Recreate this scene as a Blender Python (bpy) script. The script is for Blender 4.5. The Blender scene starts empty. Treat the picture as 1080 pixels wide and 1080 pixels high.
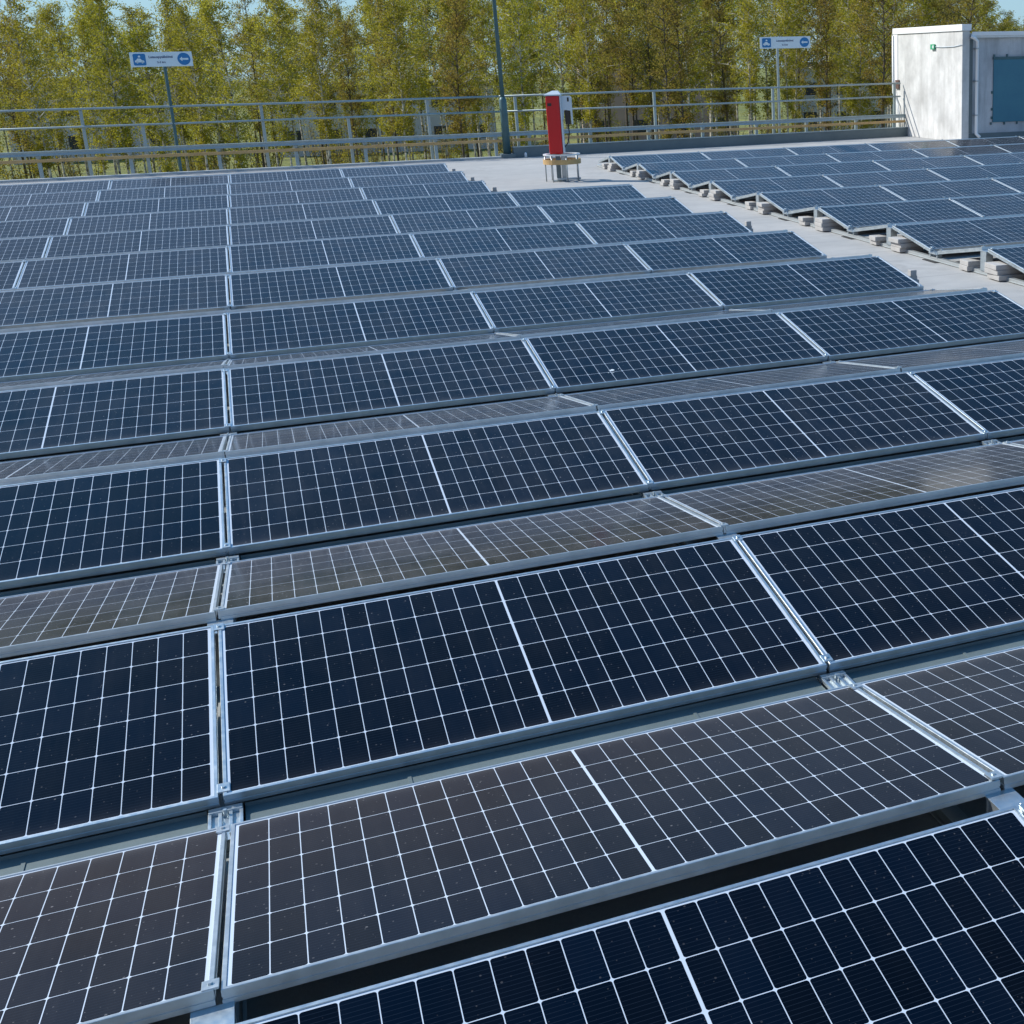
import bpy, bmesh, math, random
from mathutils import Vector, Matrix
PI = math.pi
scene = bpy.context.scene
C = scene.collection

# ------------------------------------------------------------------ camera, light, exposure
LIFT = 0.14                                   # low edge of the modules above the roof
cam = bpy.data.cameras.new('camera'); co = bpy.data.objects.new('camera', cam); C.objects.link(co)
cam.sensor_width = 36; cam.lens = 45.343
cam.shift_x = -0.30107; cam.shift_y = -0.07407
cam.clip_start = 0.05; cam.clip_end = 2000
r_ = Vector((0.91544667, -0.40193587, -0.02012309)); u_ = Vector((0.13138692, 0.25123492, 0.95896741)); f_ = Vector((0.38038778, 0.88052744, -0.28280128))
m = Matrix.Identity(4)
for i in range(3):
    m[i][0] = r_[i]; m[i][1] = u_[i]; m[i][2] = -f_[i]
m[0][3], m[1][3], m[2][3] = 0.32739, 0.67126, 2.22289 + LIFT
co.matrix_world = m
scene.camera = co

SUN_EL = math.radians(40)
SX, SY = -0.81, 0.59                          # horizontal direction towards the sun
w = bpy.data.worlds.new('World'); scene.world = w; w.use_nodes = True
wn = w.node_tree; bg = wn.nodes['Background']
sky = wn.nodes.new('ShaderNodeTexSky'); sky.sky_type = 'NISHITA'; sky.sun_disc = False
sky.sun_elevation = SUN_EL; sky.sun_rotation = math.atan2(SX, SY)
sky.air_density = 1.0; sky.dust_density = 0.6; sky.ozone_density = 3.0
def wnode(typ, **k):
    x = wn.nodes.new(typ)
    for a, v in k.items(): setattr(x, a, v)
    return x
def wmath(op, a, b=None, clamp=False):
    x = wnode('ShaderNodeMath', operation=op); x.use_clamp = clamp
    for i, v in enumerate((a, b)):
        if v is None: continue
        if hasattr(v, 'links'): wn.links.new(v, x.inputs[i])
        else: x.inputs[i].default_value = v
    return x.outputs[0]
def wmix(f, a, b, typ='MIX'):
    x = wnode('ShaderNodeMixRGB', blend_type=typ)
    for i, v in enumerate((f, a, b)):
        if hasattr(v, 'links'): wn.links.new(v, x.inputs[i])
        elif i == 0: x.inputs[0].default_value = v
        else: x.inputs[i].default_value = (*v, 1)
    return x.outputs[0]
tc = wnode('ShaderNodeTexCoord'); sxyz = wnode('ShaderNodeSeparateXYZ'); wn.links.new(tc.outputs['Generated'], sxyz.inputs[0])
mp = wnode('ShaderNodeMapping'); mp.inputs['Scale'].default_value = (1.0, 1.0, 2.4); wn.links.new(tc.outputs['Generated'], mp.inputs['Vector'])
nz = wnode('ShaderNodeTexNoise'); nz.inputs['Scale'].default_value = 2.1; nz.inputs['Detail'].default_value = 9; nz.inputs['Roughness'].default_value = 0.58
wn.links.new(mp.outputs['Vector'], nz.inputs['Vector'])
blue = wmix(1.0, sky.outputs[0], (0.46, 1.02, 1.22), 'MULTIPLY')          # deep spring blue overhead
# a bank of low cloud round the horizon, reaching higher in the west
elev = wmath('ADD', sxyz.outputs[2], wmath('MULTIPLY', sxyz.outputs[0], 0.22))
elev = wmath('ADD', elev, wmath('MULTIPLY', wmath('SUBTRACT', nz.outputs['Fac'], 0.5), 0.55))
bank = wmath('SUBTRACT', 1.0, wmath('DIVIDE', wmath('SUBTRACT', elev, 0.20), 0.26), clamp=True)
bank = wmath('MULTIPLY', bank, 0.86)
colr = wmix(nz.outputs['Fac'], (2.9, 2.2, 1.95), (5.2, 4.1, 3.7))
low = wmath('SUBTRACT', 1.0, wmath('DIVIDE', wmath('SUBTRACT', sxyz.outputs[2], 0.07), 0.07), clamp=True)
colr = wmix(low, colr, (2.4, 3.4, 4.2))
skyc = wmix(bank, blue, colr)
wn.links.new(skyc, bg.inputs['Color'])
bg.inputs['Strength'].default_value = 0.15

sd = bpy.data.lights.new('sun', 'SUN'); so = bpy.data.objects.new('sun', sd); C.objects.link(so)
sd.energy = 4.9; sd.angle = math.radians(0.5); sd.color = (1.0, 0.95, 0.87)
sv = Vector((SX * math.cos(SUN_EL), SY * math.cos(SUN_EL), math.sin(SUN_EL)))
so.rotation_euler = sv.to_track_quat('Z', 'Y').to_euler()
scene.view_settings.view_transform = 'Standard'; scene.view_settings.look = 'None'
scene.view_settings.gamma = 1; scene.view_settings.use_curve_mapping = False
scene.view_settings.exposure = 0.20
try:
    scene.cycles.transparent_max_bounces = 8; scene.cycles.max_bounces = 8
except Exception: pass

def project(p):                               # only used to decide what lies near the view
    d = Vector(p) - Vector(m.translation); z = d.dot(f_)
    if z < 0.05: return None
    return (865.15 + 1360.29 * d.dot(r_) / z, 460 - 1360.29 * d.dot(u_) / z, z)

# ------------------------------------------------------------------ helpers
def thing(name, label, cat, loc=(0, 0, 0), rotz=0, group=None, kind=None):
    o = bpy.data.objects.new(name, None); C.objects.link(o); o.location = loc; o.rotation_euler = (0, 0, rotz)
    o.empty_display_size = 0.1
    tag(o, label, cat, group, kind); return o
def tag(o, label=None, cat=None, group=None, kind=None):
    if label: o['label'] = label
    if cat: o['category'] = cat
    if group: o['group'] = group
    if kind: o['kind'] = kind
    return o
def obj(name, bm, mat, parent=None, smooth=False):
    me = bpy.data.meshes.new(name)
    if isinstance(bm, bmesh.types.BMesh):
        bmesh.ops.recalc_face_normals(bm, faces=bm.faces)
        bm.to_mesh(me); bm.free()
    else:
        me.from_pydata(bm[0], [], bm[1])
    if mat: me.materials.append(mat)
    if smooth:
        for p in me.polygons: p.use_smooth = True
    o = bpy.data.objects.new(name, me); C.objects.link(o)
    if parent: o.parent = parent
    return o
def struct(name, bm, mat):
    o = obj(name, bm, mat); o['kind'] = 'structure'; return o
def box(bm, x0, x1, y0, y1, z0, z1, bev=0.0, mat=None):
    vs = [bm.verts.new((x, y, z)) for x in (x0, x1) for y in (y0, y1) for z in (z0, z1)]
    fs = [(0, 1, 3, 2), (4, 6, 7, 5), (0, 4, 5, 1), (2, 3, 7, 6), (0, 2, 6, 4), (1, 5, 7, 3)]
    F = [bm.faces.new([vs[i] for i in f]) for f in fs]
    if bev > 0:
        es = list({e for f in F for e in f.edges})
        r = bmesh.ops.bevel(bm, geom=es, offset=bev, segments=2, profile=0.6, affect='EDGES')
        vs = list({v for f in r['faces'] for v in f.verts} | {v for v in vs if v.is_valid})
    if mat is not None:
        for v in vs:
            if v.is_valid: v.co = mat @ v.co
    return vs
def tube(bm, pts, rad, seg=10, cap=True):
    pts = [Vector(p) for p in pts]
    if not isinstance(rad, (list, tuple)): rad = [rad] * len(pts)
    rings = []; a = None
    for i, p in enumerate(pts):
        if i == 0: t = pts[1] - p
        elif i == len(pts) - 1: t = p - pts[i - 1]
        else: t = (pts[i + 1] - p).normalized() + (p - pts[i - 1]).normalized()
        t = t.normalized()
        if a is None:
            a = t.orthogonal().normalized()
        else:
            a = (a - t * a.dot(t)).normalized()
        b = t.cross(a)
        rings.append([bm.verts.new(p + (a * math.cos(2 * PI * k / seg) + b * math.sin(2 * PI * k / seg)) * rad[i]) for k in range(seg)])
    for i in range(len(rings) - 1):
        for k in range(seg):
            bm.faces.new((rings[i][k], rings[i][(k + 1) % seg], rings[i + 1][(k + 1) % seg], rings[i + 1][k]))
    if cap:
        bm.faces.new(rings[0][::-1]); bm.faces.new(rings[-1])
def prism(bm, pts, y0, y1, axis='y'):         # polygon in x,z extruded along y (or x,y along z)
    def P(p, t): return (p[0], t, p[1]) if axis == 'y' else ((p[0], p[1], t) if axis == 'z' else (t, p[0], p[1]))
    a = [bm.verts.new(P(p, y0)) for p in pts]; b = [bm.verts.new(P(p, y1)) for p in pts]; n = len(pts)
    bm.faces.new(a); bm.faces.new(b[::-1])
    for i in range(n): bm.faces.new((a[i], a[(i + 1) % n], b[(i + 1) % n], b[i]))
def BM(): return bmesh.new()
def ordinal(n):
    return ['zeroth', 'first', 'second', 'third', 'fourth', 'fifth', 'sixth', 'seventh', 'eighth', 'ninth', 'tenth', 'eleventh', 'twelfth', 'thirteenth'][n]

# ------------------------------------------------------------------ materials
def mat(name, col=(.5, .5, .5), rough=.5, metal=0.0, spec=0.5):
    M = bpy.data.materials.new(name); M.use_nodes = True
    b = M.node_tree.nodes['Principled BSDF']
    b.inputs['Base Color'].default_value = (*col, 1); b.inputs['Roughness'].default_value = rough; b.inputs['Metallic'].default_value = metal
    b.inputs['Specular IOR Level'].default_value = spec
    return M
class N:                                       # tiny node-writing helper
    def __init__(s, M): s.t = M.node_tree; s.b = s.t.nodes['Principled BSDF']
    def n(s, typ, **k):
        x = s.t.nodes.new(typ)
        for a, v in k.items(): setattr(x, a, v)
        return x
    def l(s, a, b): s.t.links.new(a, b)
    def math(s, op, a, b=None, c=None, clamp=False):
        x = s.n('ShaderNodeMath', operation=op); x.use_clamp = clamp
        for i, v in enumerate((a, b, c)):
            if v is None: continue
            if hasattr(v, 'is_output') or hasattr(v, 'links'): s.l(v, x.inputs[i])
            else: x.inputs[i].default_value = v
        return x.outputs[0]
    def noise(s, scale, detail=4, rough=.5, vec=None, dist=0):
        x = s.n('ShaderNodeTexNoise'); x.inputs['Scale'].default_value = scale; x.inputs['Detail'].default_value = detail
        x.inputs['Roughness'].default_value = rough; x.inputs['Distortion'].default_value = dist
        if vec is not None: s.l(vec, x.inputs['Vector'])
        return x.outputs['Fac']
    def ramp(s, fac, *els):
        x = s.n('ShaderNodeValToRGB'); e = x.color_ramp.elements
        while len(e) < len(els): e.new(0.5)
        for i, (p, c) in enumerate(els):
            e[i].position = p; e[i].color = (*c, 1) if hasattr(c, '__len__') else (c, c, c, 1)
        s.l(fac, x.inputs[0]); return x.outputs[0]
    def mix(s, fac, a, b, typ='MIX'):
        x = s.n('ShaderNodeMixRGB', blend_type=typ)
        for i, v in enumerate((fac, a, b)):
            if hasattr(v, 'links'): s.l(v, x.inputs[i])
            elif i == 0: x.inputs[0].default_value = v
            else: x.inputs[i].default_value = (*v, 1)
        return x.outputs[0]
    def coord(s, out='Object'): return s.n('ShaderNodeTexCoord').outputs[out]
    def mapping(s, vec, scale=(1, 1, 1), loc=(0, 0, 0)):
        x = s.n('ShaderNodeMapping'); x.inputs['Scale'].default_value = scale; x.inputs['Location'].default_value = loc
        s.l(vec, x.inputs['Vector']); return x.outputs[0]
    def bump(s, h, strength=.3, dist=.01):
        x = s.n('ShaderNodeBump'); x.inputs['Strength'].default_value = strength; x.inputs['Distance'].default_value = dist
        s.l(h, x.inputs['Height']); s.l(x.outputs[0], s.b.inputs['Normal'])

PL, PW = 2.105, 1.04                            # module length and width
# --- laminate: half-cut cells under dusty glass
def laminate():
    M = mat('laminate', rough=.1); n = N(M)
    oc = n.coord('Object')
    sp = n.n('ShaderNodeSeparateXYZ'); n.l(oc, sp.inputs[0]); X, Y = sp.outputs[0], sp.outputs[1]
    ax = n.math('ABSOLUTE', X)
    cx, cy = 0.0857, 0.1675                    # pitch of a half cell along the length and across
    u = n.math('SUBTRACT', ax, 0.0034)         # the middle gap between the two halves
    v = n.math('SUBTRACT', Y, (PW - 6 * cy) / 2)
    iu = n.math('FLOOR', n.math('DIVIDE', u, cx)); iv = n.math('FLOOR', n.math('DIVIDE', v, cy))
    fu = n.math('SUBTRACT', u, n.math('MULTIPLY', n.math('ADD', iu, .5), cx))
    fv = n.math('SUBTRACT', v, n.math('MULTIPLY', n.math('ADD', iv, .5), cy))
    rad = 0.0075
    du = n.math('MAXIMUM', n.math('SUBTRACT', n.math('ABSOLUTE', fu), cx / 2 - .00125 - rad), 0)
    dv = n.math('MAXIMUM', n.math('SUBTRACT', n.math('ABSOLUTE', fv), cy / 2 - .00125 - rad), 0)
    d = n.math('SQRT', n.math('ADD', n.math('MULTIPLY', du, du), n.math('MULTIPLY', dv, dv)))
    line = n.math('GREATER_THAN', d, rad)
    o1 = n.math('GREATER_THAN', iu, 11.5); o2 = n.math('LESS_THAN', u, 0)
    o3 = n.math('GREATER_THAN', iv, 5.5); o4 = n.math('LESS_THAN', v, 0)
    line = n.math('MAXIMUM', line, n.math('MAXIMUM', n.math('MAXIMUM', o1, o2), n.math('MAXIMUM', o3, o4)))
    # fine contact wires running along the length
    bb = n.math('GREATER_THAN', n.math('ABSOLUTE', n.math('SUBTRACT', n.math('FRACT', n.math('MULTIPLY', fv, 1 / .0139)), .5)), .455)
    # tone differs from cell to cell and panel to panel
    oi = n.n('ShaderNodeObjectInfo')
    cb = n.n('ShaderNodeCombineXYZ'); n.l(n.math('ADD', iu, n.math('MULTIPLY', n.math('SIGN', X), 40)), cb.inputs[0]); n.l(iv, cb.inputs[1]); n.l(n.math('MULTIPLY', oi.outputs['Random'], 91), cb.inputs[2])
    wn_ = n.n('ShaderNodeTexWhiteNoise'); n.l(cb.outputs[0], wn_.inputs['Vector'])
    cell = n.mix(wn_.outputs['Value'], (.0003, .0018, .0050), (.0006, .0042, .0125))
    cell = n.mix(n.math('MULTIPLY', bb, .32), cell, (.03, .045, .07))
    col = n.mix(line, cell, (.50, .57, .66))
    # dusty film: clouds of it, heavier towards the low edge, with small specks
    sh = n.n('ShaderNodeCombineXYZ'); n.l(n.math('MULTIPLY', oi.outputs['Random'], 37), sh.inputs[0]); n.l(n.math('MULTIPLY', oi.outputs['Random'], 53), sh.inputs[1])
    ad = n.n('ShaderNodeVectorMath', operation='ADD'); n.l(oc, ad.inputs[0]); n.l(sh.outputs[0], ad.inputs[1]); vec = ad.outputs[0]
    dn = n.ramp(n.noise(3.2, 6, .62, vec), (.3, 0.0), (.75, 1.0))
    run = n.ramp(n.noise(1.0, 3, .5, n.mapping(vec, (26, 1.3, 1))), (.45, 0.0), (.8, 1.0))
    edge = n.math('MULTIPLY', n.math('POWER', n.math('SUBTRACT', 1, n.math('MULTIPLY', Y, 1 / PW)), 46), .10, clamp=True)
    vo = n.n('ShaderNodeTexVoronoi'); vo.inputs['Scale'].default_value = 34; n.l(vec, vo.inputs['Vector'])
    wn2 = n.n('ShaderNodeTexWhiteNoise'); n.l(vo.outputs['Position'], wn2.inputs['Vector'])
    spk = n.math('LESS_THAN', vo.outputs['Distance'], n.math('MULTIPLY', n.math('POWER', wn2.outputs['Value'], 6), .12))
    dust_sheen = n.math('ADD', .003, n.math('MULTIPLY', dn, .012)); dust_sheen = n.math('ADD', dust_sheen, n.math('MULTIPLY', run, .006))
    vo2 = n.n('ShaderNodeTexVoronoi'); vo2.inputs['Scale'].default_value = 70; n.l(vec, vo2.inputs['Vector'])
    wn3 = n.n('ShaderNodeTexWhiteNoise'); n.l(vo2.outputs['Position'], wn3.inputs['Vector'])
    spk2 = n.math('LESS_THAN', vo2.outputs['Distance'], n.math('MULTIPLY', n.math('POWER', wn3.outputs['Value'], 4), .22))
    dust_sheen = n.math('ADD', dust_sheen, edge); dust_sheen = n.math('ADD', dust_sheen, n.math('MULTIPLY', spk, .16)); dust_sheen = n.math('ADD', dust_sheen, n.math('MULTIPLY', spk2, .07), clamp=True)
    # dusty film lightened at grazing view: far sheen and scattered sun painted into colour
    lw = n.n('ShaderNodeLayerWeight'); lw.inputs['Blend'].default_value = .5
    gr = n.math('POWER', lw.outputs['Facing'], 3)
    dust_sheen = n.math('MULTIPLY', dust_sheen, n.math('ADD', .05, n.math('MULTIPLY', gr, 10.0)), clamp=True)
    dust_sheen = n.math('MULTIPLY', dust_sheen, n.math('ADD', .6, n.math('MULTIPLY', n.math('FRACT', n.math('MULTIPLY', oi.outputs['Random'], 13.7)), .9)), clamp=True)
    dust_sheen = n.math('ADD', dust_sheen, n.math('MULTIPLY', n.math('MAXIMUM', spk, spk2), .05), clamp=True)
    col = n.mix(dust_sheen, col, (.40, .385, .385))
    n.l(col, n.b.inputs['Base Color'])
    rg = n.ramp(dn, (0, .11), (1, .20)); n.l(rg, n.b.inputs['Roughness'])

    n.b.inputs['IOR'].default_value = 1.42
    n.b.inputs['Specular IOR Level'].default_value = .115
    n.b.inputs['Specular Tint'].default_value = (.62, .80, 1.0, 1)
    wav = n.noise(2.2, 2, .5, vec); n.bump(wav, .03, .02)
    return M
M_LAM = laminate()

def alu():
    M = mat('aluminium', (.5, .56, .6), .36, .85); n = N(M)
    v = n.noise(9, 5, .6, n.coord('Object')); n.l(n.ramp(v, (.3, (.44, .50, .53)), (.7, (.58, .63, .66))), n.b.inputs['Base Color'])
    n.l(n.ramp(n.noise(30, 3, .6, n.coord('Object')), (.3, .32), (.7, .5)), n.b.inputs['Roughness'])
    return M
M_ALU = alu()
M_ALUD = mat('galvanised_bracket', (.46, .49, .50), .5, .7)
M_RUB = mat('black_rubber', (.02, .02, .02), .8)
def weathered(name, a, b, sc=3, rough=.9, bump=.3, fine=60, metal=0.0, dirt=None):
    M = mat(name, a, rough, metal); n = N(M); oc = n.coord('Object')
    v = n.noise(sc, 8, .62, oc); f = n.noise(fine, 4, .7, oc)
    c = n.mix(n.ramp(v, (.3, 0.0), (.72, 1.0)), a, b)
    c = n.mix(n.ramp(f, (.42, 0.0), (.75, .35)), c, tuple(x * .6 for x in a))
    if dirt:
        st = n.ramp(n.noise(1.0, 6, .6, n.mapping(oc, (4.5, 4.5, .55))), (.48, 0.0), (.68, 1.0))
        c = n.mix(n.math('MULTIPLY', st, dirt[3]), c, dirt[:3])
    n.l(c, n.b.inputs['Base Color'])
    if bump: n.bump(f, bump, .01)
    return M
M_PAVER = weathered('paver_concrete', (.44, .43, .42), (.34, .335, .33), 8)
def roofmat():
    M = mat('roof_concrete', (.3, .3, .3), .92); n = N(M); oc = n.coord('Object')
    big = n.ramp(n.noise(.35, 7, .6, oc), (.32, 0.0), (.7, 1.0)); mid = n.ramp(n.noise(2.6, 8, .65, oc), (.4, 0.0), (.72, 1.0)); fine = n.noise(90, 4, .7, oc)
    c = n.mix(big, (.34, .34, .335), (.43, .425, .415)); c = n.mix(n.math('MULTIPLY', mid, .35), c, (.23, .235, .24))
    st = n.ramp(n.noise(1.0, 6, .6, n.mapping(oc, (.8, 5.0, 1))), (.52, 0.0), (.75, .4)); c = n.mix(st, c, (.22, .225, .225))
    c = n.mix(n.ramp(fine, (.4, 0.0), (.8, .3)), c, (.15, .15, .15))
    sp = n.n('ShaderNodeSeparateXYZ'); n.l(oc, sp.inputs[0])
    wob = n.math('MULTIPLY', n.noise(1.3, 3, .5, oc), .05)
    fr = n.math('FRACT', n.math('DIVIDE', n.math('ADD', n.math('ADD', sp.outputs[1], wob), .45), 1.95))
    seam = n.math('MULTIPLY', n.math('LESS_THAN', fr, .012), .45)
    c = n.mix(seam, c, (.16, .165, .17))
    pud = n.ramp(n.noise(.9, 4, .55, oc, .6), (.60, 0.0), (.64, .5), (.67, .12)); c = n.mix(pud, c, (.25, .25, .245))
    n.l(c, n.b.inputs['Base Color']); n.bump(fine, .35, .006); return M
M_ROOF = roofmat()
M_RAIL = weathered('galvanised_rail', (.26, .33, .35), (.36, .42, .43), 5, .48, 0, metal=.35)
M_TEAL = weathered('teal_painted_steel', (.045, .105, .125), (.075, .15, .165), 4, .5, 0, metal=.2)
M_TAN = weathered('timber_rail', (.58, .38, .16), (.42, .27, .12), 6, .8, .2)
M_PARA = weathered('parapet_sheet', (.12, .16, .175), (.17, .21, .22), 1.5, .6, 0, metal=.2)
M_COPE = weathered('light_coping', (.42, .45, .46), (.5, .53, .54), 3, .6, 0)
M_PLAST = weathered('white_plaster', (.74, .74, .73), (.40, .40, .395), 1.3, .9, .4, 45, dirt=(.34, .335, .32, .4))
M_CONC = weathered('grey_render', (.58, .61, .64), (.40, .42, .45), 1.2, .9, .35, 40, dirt=(.22, .24, .26, .5))
M_WHITE = mat('white_paint', (.80, .81, .82), .45)
M_TRIM = weathered('light_metal_trim', (.62, .65, .67), (.72, .74, .76), 6, .45, 0, metal=.2)
M_SHUT = weathered('blue_sheet', (.03, .15, .23), (.045, .19, .26), 1.8, .45, 0)
M_BLUE = mat('sign_blue', (.012, .17, .42), .4)
M_SIGN = mat('sign_white', (.62, .74, .80), .4)
M_INK = mat('sign_ink', (.03, .06, .16), .5)
M_GREEN = mat('exit_green', (.02, .33, .16), .4)
M_RED = mat('red_enamel', (.56, .007, .010), .3)
M_DK = mat('dark_plastic', (.025, .02, .02), .45)
M_SOCK = mat('grey_plastic', (.55, .62, .68), .4)
M_BROWNB = mat('brown_box', (.12, .07, .06), .5)
M_DROP = mat('bird_dropping_white', (.6, .66, .7), .8)

# ------------------------------------------------------------------ setting
GZ = -5.6
edge = [(-18, 35.08), (6.62, 35.08), (6.72, 35.0), (18.66, 35.95), (19.0, 39.6), (34, 39.6), (34, -9), (-18, -9)]
bm = BM(); prism(bm, edge, -0.45, 0.0, 'z'); struct('parking_roof', bm, M_ROOF)
bm = BM(); prism(bm, [(-17.6, 34.6), (6.6, 34.6), (18.6, 35.5), (19.2, 39.2), (33.6, 39.2), (33.6, -8.6), (-17.6, -8.6)], GZ - .3, -0.452, 'z')
struct('parking_structure', bm, M_CONC)

def ground():
    M = mat('meadow', (.1, .12, .03), .95); n = N(M); oc = n.coord('Object')
    a = n.ramp(n.noise(.05, 5, .6, oc), (.35, (.16, .19, .03)), (.65, (.26, .26, .05)))
    b = n.mix(n.ramp(n.noise(.6, 8, .7, oc), (.4, 0.0), (.7, 1.0)), a, (.04, .06, .014))
    b = n.mix(n.ramp(n.noise(8, 5, .7, oc), (.45, 0.0), (.8, .6)), b, (.17, .13, .07))
    n.l(b, n.b.inputs['Base Color']); n.bump(n.noise(5, 6, .7, oc), .8, .2); return M
bm = BM(); random.seed(2)
nx, ny = 60, 60
V = [[bm.verts.new((-500 + 1000 * i / nx, -100 + 900 * j / ny, GZ + (0 if j < 10 else random.uniform(-.12, .12)) + max(0, (j - 22)) * .03)) for j in range(ny + 1)] for i in range(nx + 1)]
for i in range(nx):
    for j in range(ny): bm.faces.new((V[i][j], V[i + 1][j], V[i + 1][j + 1], V[i][j + 1]))
struct('ground', bm, ground())

# ------------------------------------------------------------------ solar module
def frame_mesh():
    bm = BM()
    prof = [(0.0, -.0012), (.0012, 0.0), (.0105, 0.0), (.0115, -.0035), (.0115, -.0375), (.0285, -.0385), (.0285, -.040), (.0008, -.040), (0.0, -.039),
            (0.0, -.0265), (.0018, -.0255), (.0018, -.0195), (0.0, -.0185)]
    cor = [(-PL / 2, 0, 1, 1), (PL / 2, 0, -1, 1), (PL / 2, PW, -1, -1), (-PL / 2, PW, 1, -1)]
    rings = [[bm.verts.new((x + d * sx, y + d * sy, z)) for d, z in prof] for x, y, sx, sy in cor]
    n = len(prof)
    for i in range(4):
        for k in range(n):
            bm.faces.new((rings[i][k], rings[i][(k + 1) % n], rings[(i + 1) % 4][(k + 1) % n], rings[(i + 1) % 4][k]))
    return bm
def lam_mesh():
    bm = BM(); box(bm, -PL / 2 + .0118, PL / 2 - .0118, .0118, PW - .0118, -.008, -.0036); return bm
proto_f = proto_l = None
def panel(x, y, z, tilt, facing, label, group):
    """(x, y, z) middle of the low edge; facing -1 slopes up going away, +1 slopes up coming back."""
    global proto_f, proto_l
    e = thing('solar_panel', label, 'solar panel', (x, y, z), 0, group)
    e.rotation_euler = (Matrix.Rotation(PI if facing > 0 else 0, 3, 'Z') @ Matrix.Rotation(tilt, 3, 'X')).to_euler()
    if proto_f is None:
        proto_f = obj('frame', frame_mesh(), M_ALU, e); proto_l = obj('glass', lam_mesh(), M_LAM, e)
    else:
        for p in (proto_f, proto_l):
            c = p.copy(); C.objects.link(c); c.parent = e
    return e

TILT = 0.16268; PER = 2.38938; GR = 0.13638; PIT = 2.12
CW, SW = PW * math.cos(TILT), PW * math.sin(TILT)
OFF = {(1, 'b'): (.0144, .0028), (1, 'd'): (-.0148, .0051), (2, 'b'): (-.0056, .0007), (2, 'd'): (-.0102, -.0131), (3, 'b'): (.0044, -.0034), (3, 'd'): (0, .0055),
       (4, 'd'): (.008, .0066), (5, 'd'): (-.0005, -.0059), (6, 'd'): (.0106, .0008), (7, 'd'): (.0064, .0027), (8, 'd'): (.0033, -.0022), (9, 'd'): (-.0045, -.0011), (11, 'd'): (-.0075, .0017)}
random.seed(11)
def colname(c):
    if c >= 0: return ordinal(c + 1) + ' column right of straight seam'
    return ordinal(-c) + ' column left of straight seam'
def visible(cx_, cy_, z, mx=260, my=200):
    for dx in (-1.05, 0, 1.05):
        for dy in (0, CW):
            p = project((cx_ + dx, cy_ + dy, z))
            if p and -mx < p[0] < 1080 + mx and -50 < p[1] < 1080 + my: return True
    return False
for k in range(1, 13):
    last = 2 if k <= 9 else 1
    for c in range(-5, last + 1):
        for s in 'db':
            ox, oy = OFF.get((k, s), (0, 0)); xx = c * PIT + PIT / 2 + ox + random.uniform(-.0015, .0015)
            jt = random.uniform(-.005, .005)
            if s == 'd':
                if visible(xx, k * PER, .2):
                    panel(xx, k * PER + oy, LIFT, TILT + jt, -1, 'navy solar panel facing the camera, %s row from front, %s' % (ordinal(k), colname(c)), 'near-sloping solar panels of the main array')
            elif visible(xx, k * PER + CW + GR, .2):
                panel(xx, k * PER + 2 * CW + GR + oy, LIFT, TILT + jt, +1, 'grey-brown solar panel behind the %s ridge from front, %s' % (ordinal(k), colname(c)), 'away-sloping solar panels of the main array')
# right block
RX, RY, RPER, RPIT, RR = 7.638, 11.856, 2.369, 2.119, -0.0095
def rblock(u, v): return (RX + u * math.cos(RR) - v * math.sin(RR), RY + u * math.sin(RR) + v * math.cos(RR))
for a in range(-1, 8):
    for c in range(0, 7):
        for s in 'db':
            v = a * RPER + (0 if s == 'd' else 2 * CW + .13)
            x, y = rblock(c * RPIT + PL / 2, v)
            if a == 7 and s == 'b' and c > 4: continue
            if not visible(x, y, .2, 200, 0): continue
            lab = ('blue solar panel of right-hand block, %s row from roof edge, %s from walkway' if s == 'd' else
                   'back-slope solar panel of right-hand block, %s ridge from roof edge, %s from walkway') % (ordinal(8 - a), ordinal(c + 1))
            e = panel(x, y, LIFT - .01, TILT + random.uniform(-.0015, .0015), -1 if s == 'd' else 1, lab, 'near-sloping solar panels of the right-hand block' if s == 'd' else 'away-sloping solar panels of the right-hand block')
            e.rotation_euler.z += RR

# ------------------------------------------------------------------ mounting rails with their brackets
def rail_piece(bm, y0, y1):
    box(bm, -.03, .03, y0, y1, .012, .045, .003)
    box(bm, -.042, .042, y0, y1, .008, .012)
def foot_mesh():                               # valley: saddle with slots and two uprights (local y = 0 in the middle of the valley)
    bm = BM()
    box(bm, -.05, .05, -.098, .098, .084, .090, .001)
    for x in (-.046, -.0155, .0155, .046): box(bm, x - .005, x + .005, -.075, .06, .090, .100, .001)
    box(bm, -.05, .05, .058, .085, .090, .104, .002)
    for y in (-.085, .085): box(bm, -.035, .035, y - .012, y + .012, .045, .0835, .002)
    tube(bm, [(0, .04, .09), (0, .04, .118)], .006, 8)
    return bm
def mat_mesh():
    bm = BM(); box(bm, -.10, .10, -.16, .16, 0.0, .008); return bm
def post_mesh():                               # ridge: two bent uprights and a plate bridging the two frames
    bm = BM(); h = LIFT + SW - .045
    box(bm, -.045, .045, -.062, -.054, .045, h, .001); box(bm, -.045, .045, .054, .062, .045, h, .001)
    box(bm, -.047, .047, -.066, .066, h, h + .006, .001)
    for sx in (-.043, .039): box(bm, sx, sx + .004, -.054, .054, .05, h, 0)
    return bm
def clamp_mesh(tilted):
    bm = BM(); box(bm, -.019, .019, -.022, .022, -.002, .0045, .001); box(bm, -.006, .006, -.02, .02, -.036, -.001)
    tube(bm, [(0, 0, .0045), (0, 0, .0095)], .0065, 6); return bm
pf = pp = pc = pm = None
def inst(p, name, mesh, material, parent, loc, rot=(0, 0, 0)):
    if p is None: p = obj(name, mesh(), material, parent); o = p
    else: o = p.copy(); C.objects.link(o); o.parent = parent
    o.location = loc; o.rotation_euler = rot; return p
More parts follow.
